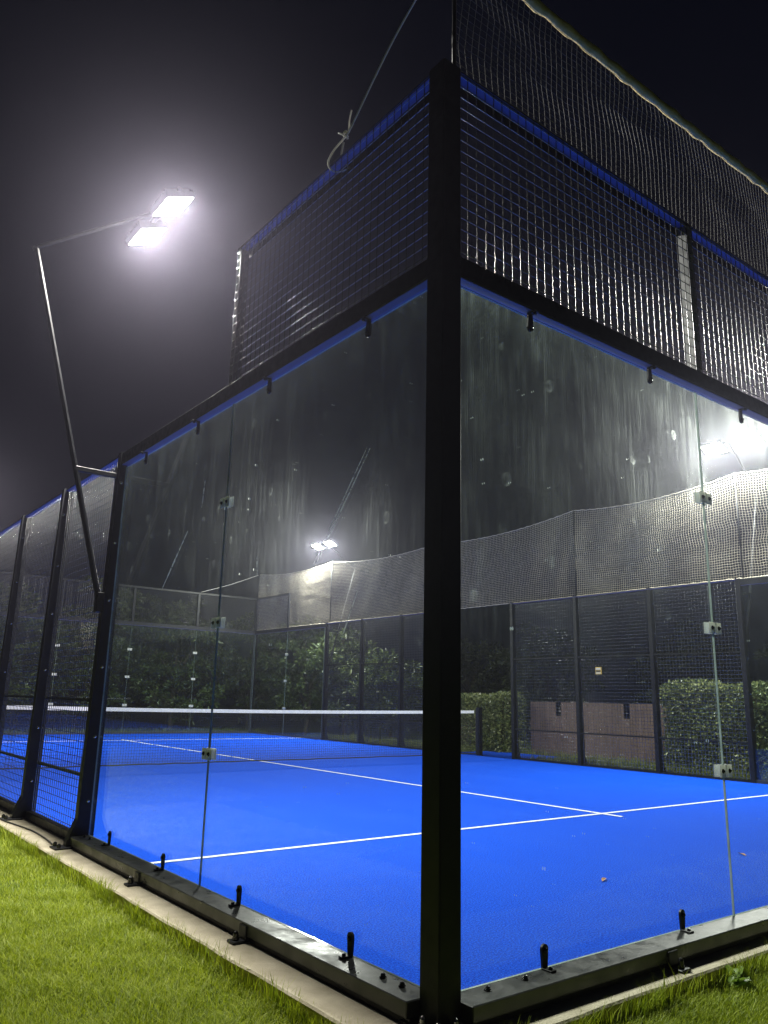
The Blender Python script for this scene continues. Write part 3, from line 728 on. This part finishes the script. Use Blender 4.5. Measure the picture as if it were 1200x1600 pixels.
def lawn():
    rng = np.random.default_rng(5); P = []
    def area(x0, x1, y0, y1, dens):
        n = int((x1-x0)*(y1-y0)*dens); P.append(np.stack([rng.uniform(x0, x1, n), rng.uniform(y0, y1, n), np.full(n, GZ)], 1))
    area(-1.75, KL-.004, .0, 3.0, 30000); area(-2.2, KL-.004, 3.0, 6.5, 12000); area(-3, KL-.004, 6.5, 12, 1500)
    area(-1.3, .3, -1.1, KR-.004, 9000); area(.3, 2.6, -1.15, KR-.004, 28000); area(2.6, 5, -1.4, KR-.004, 5000); area(-1.3, KL-.004, KR-.004, 0, 9000)
    p = np.concatenate(P)
    d = np.hypot(p[:, 0]-CAM.x, p[:, 1]-CAM.y)
    clump = np.sin(p[:, 0]*23 + 1.3*np.sin(p[:, 1]*17)) * np.sin(p[:, 1]*19 + np.sin(p[:, 0]*13)); p = p[rng.uniform(0, 1, len(p)) < .8 + .2*clump]
    o = blades('grass', p, .018, .046, .0016, 'grass', 6, 1.5); tag(o, 'short bright green lawn grass beside the concrete edge', 'grass', kind='stuff')
    # longer uncut fringe against the concrete
    n = 5200; t = rng.uniform(0, 1, n)**1.0*6; e = np.abs(rng.normal(0, .020, n)); keep = rng.uniform(0, 1, n) < (.35 + .65*(np.sin(t*5.3)*np.sin(t*2.1+1) > .1))
    a = np.stack([KL - .003 - e, t, np.full(n, GZ)], 1)[keep]
    n = 3000; t = rng.uniform(0, 1, n)*3.2; e = np.abs(rng.normal(0, .022, n)); keep = rng.uniform(0, 1, n) < (.35 + .65*(np.sin(t*6.3)*np.sin(t*2.7+1) > .0))
    b = np.stack([t, KR - .003 - e, np.full(n, GZ)], 1)[keep]
    o = blades('grass_fringe', np.concatenate([a, b]), .05, .125, .0017, 'grass', 8, .75); tag(o, 'longer uncut grass blades fringing the concrete edge', 'grass', kind='stuff')
    n = 26000
    p = np.stack([10.32 + rng.power(.8, n)*1.6, rng.uniform(2.5, 18, n), np.full(n, GZ)], 1)
    q = np.stack([rng.uniform(1, 11, 9000), 20.35 + rng.uniform(0, 1.4, 9000), np.full(9000, GZ)], 1)
    p = p[~((p[:, 1] > 8.9) & (p[:, 1] < 11.1) & (p[:, 0] < 11.55))]
    o = blades('rough_grass', np.concatenate([p, q]), .08, .24, .006, 'wildgrass', 9, .9); tag(o, 'rough grass strip outside the far fences', 'grass', kind='stuff')
lawn()
# broad-leaved weed beside the concrete, in front of the back wall
wr = thing('weed', (1.50, -.275, GZ), 'broad-leaved weed growing against the concrete edge below the back wall', 'weed')
rnd = random.Random(3)
for k in range(9):
    a = rnd.uniform(0, 2*math.pi); l = rnd.uniform(.07, .13); wv = l*.24; el = rnd.uniform(.4, 1.1)
    d = Vector((math.cos(a)*math.cos(el), math.sin(a)*math.cos(el)*.6 - .1, math.sin(el))); s = d.cross(Vector((0, 0, 1))).normalized(); c = Vector((1.50 + rnd.uniform(-.06, .06), -.29 + rnd.uniform(-.02, .02), GZ))
    P = [c]; nrm = s.cross(d)
    for q, ww in ((.2, .5), (.5, 1), (.8, .65)):
        m_ = c + d*(l*q*1.25) - Vector((0, 0, l*.25*q*q)); P += [m_ + s*wv*ww + nrm*.006, m_, m_ - s*wv*ww + nrm*.006]
    P.append(c + d*l*1.25 - Vector((0, 0, l*.3)))
    MB().poly(P, [(0,1,2),(0,2,3),(1,4,5,2),(2,5,6,3),(4,7,8,5),(5,8,9,6),(7,10,8),(8,10,9)]).build('leaf', 'weed', wr, smooth=True)
# two dry leaves on the court
for (x, y, a, lb) in ((2.37, 1.05, .4, 'small dry brown leaf lying on the blue turf near the corner'), (4.07, 1.03, 1.2, 'tiny dry leaf on the blue turf beyond the pane joint')):
    l = .05; c, s = math.cos(a), math.sin(a)
    P = [(x + c*u*l - s*v*l, y + s*u*l + c*v*l, .004 + h) for u, v, h in ((-1, 0, 0), (-.3, .28, .010), (.4, .22, .012), (1, 0, .004), (.4, -.22, .008), (-.3, -.28, .009), (0, 0, .002))]
    o = MB().poly(P, [(0, 6, 1), (1, 6, 2), (2, 6, 3), (3, 6, 4), (4, 6, 5), (5, 6, 0)]).build('dry_leaf', 'dryleaf'); tag(o, lb, 'leaf')

# ------------------------------------------------------------------ damp night air
def haze():
    mt, nt, out = mat('night_haze'); v = N(nt, 'ShaderNodeVolumePrincipled')
    v.inputs['Color'].default_value = (.80, .76, 1.0, 1); v.inputs['Density'].default_value = HAZE; v.inputs['Anisotropy'].default_value = .86
    L(nt, v.outputs[0], out.inputs['Volume']); M['haze'] = mt
    o = MB().box((-71, -71, -1.2), (91, 91, 9.0)).build('haze', 'haze'); tag(o, 'thin damp night air lit by the floodlights', 'haze', kind='stuff')
haze()
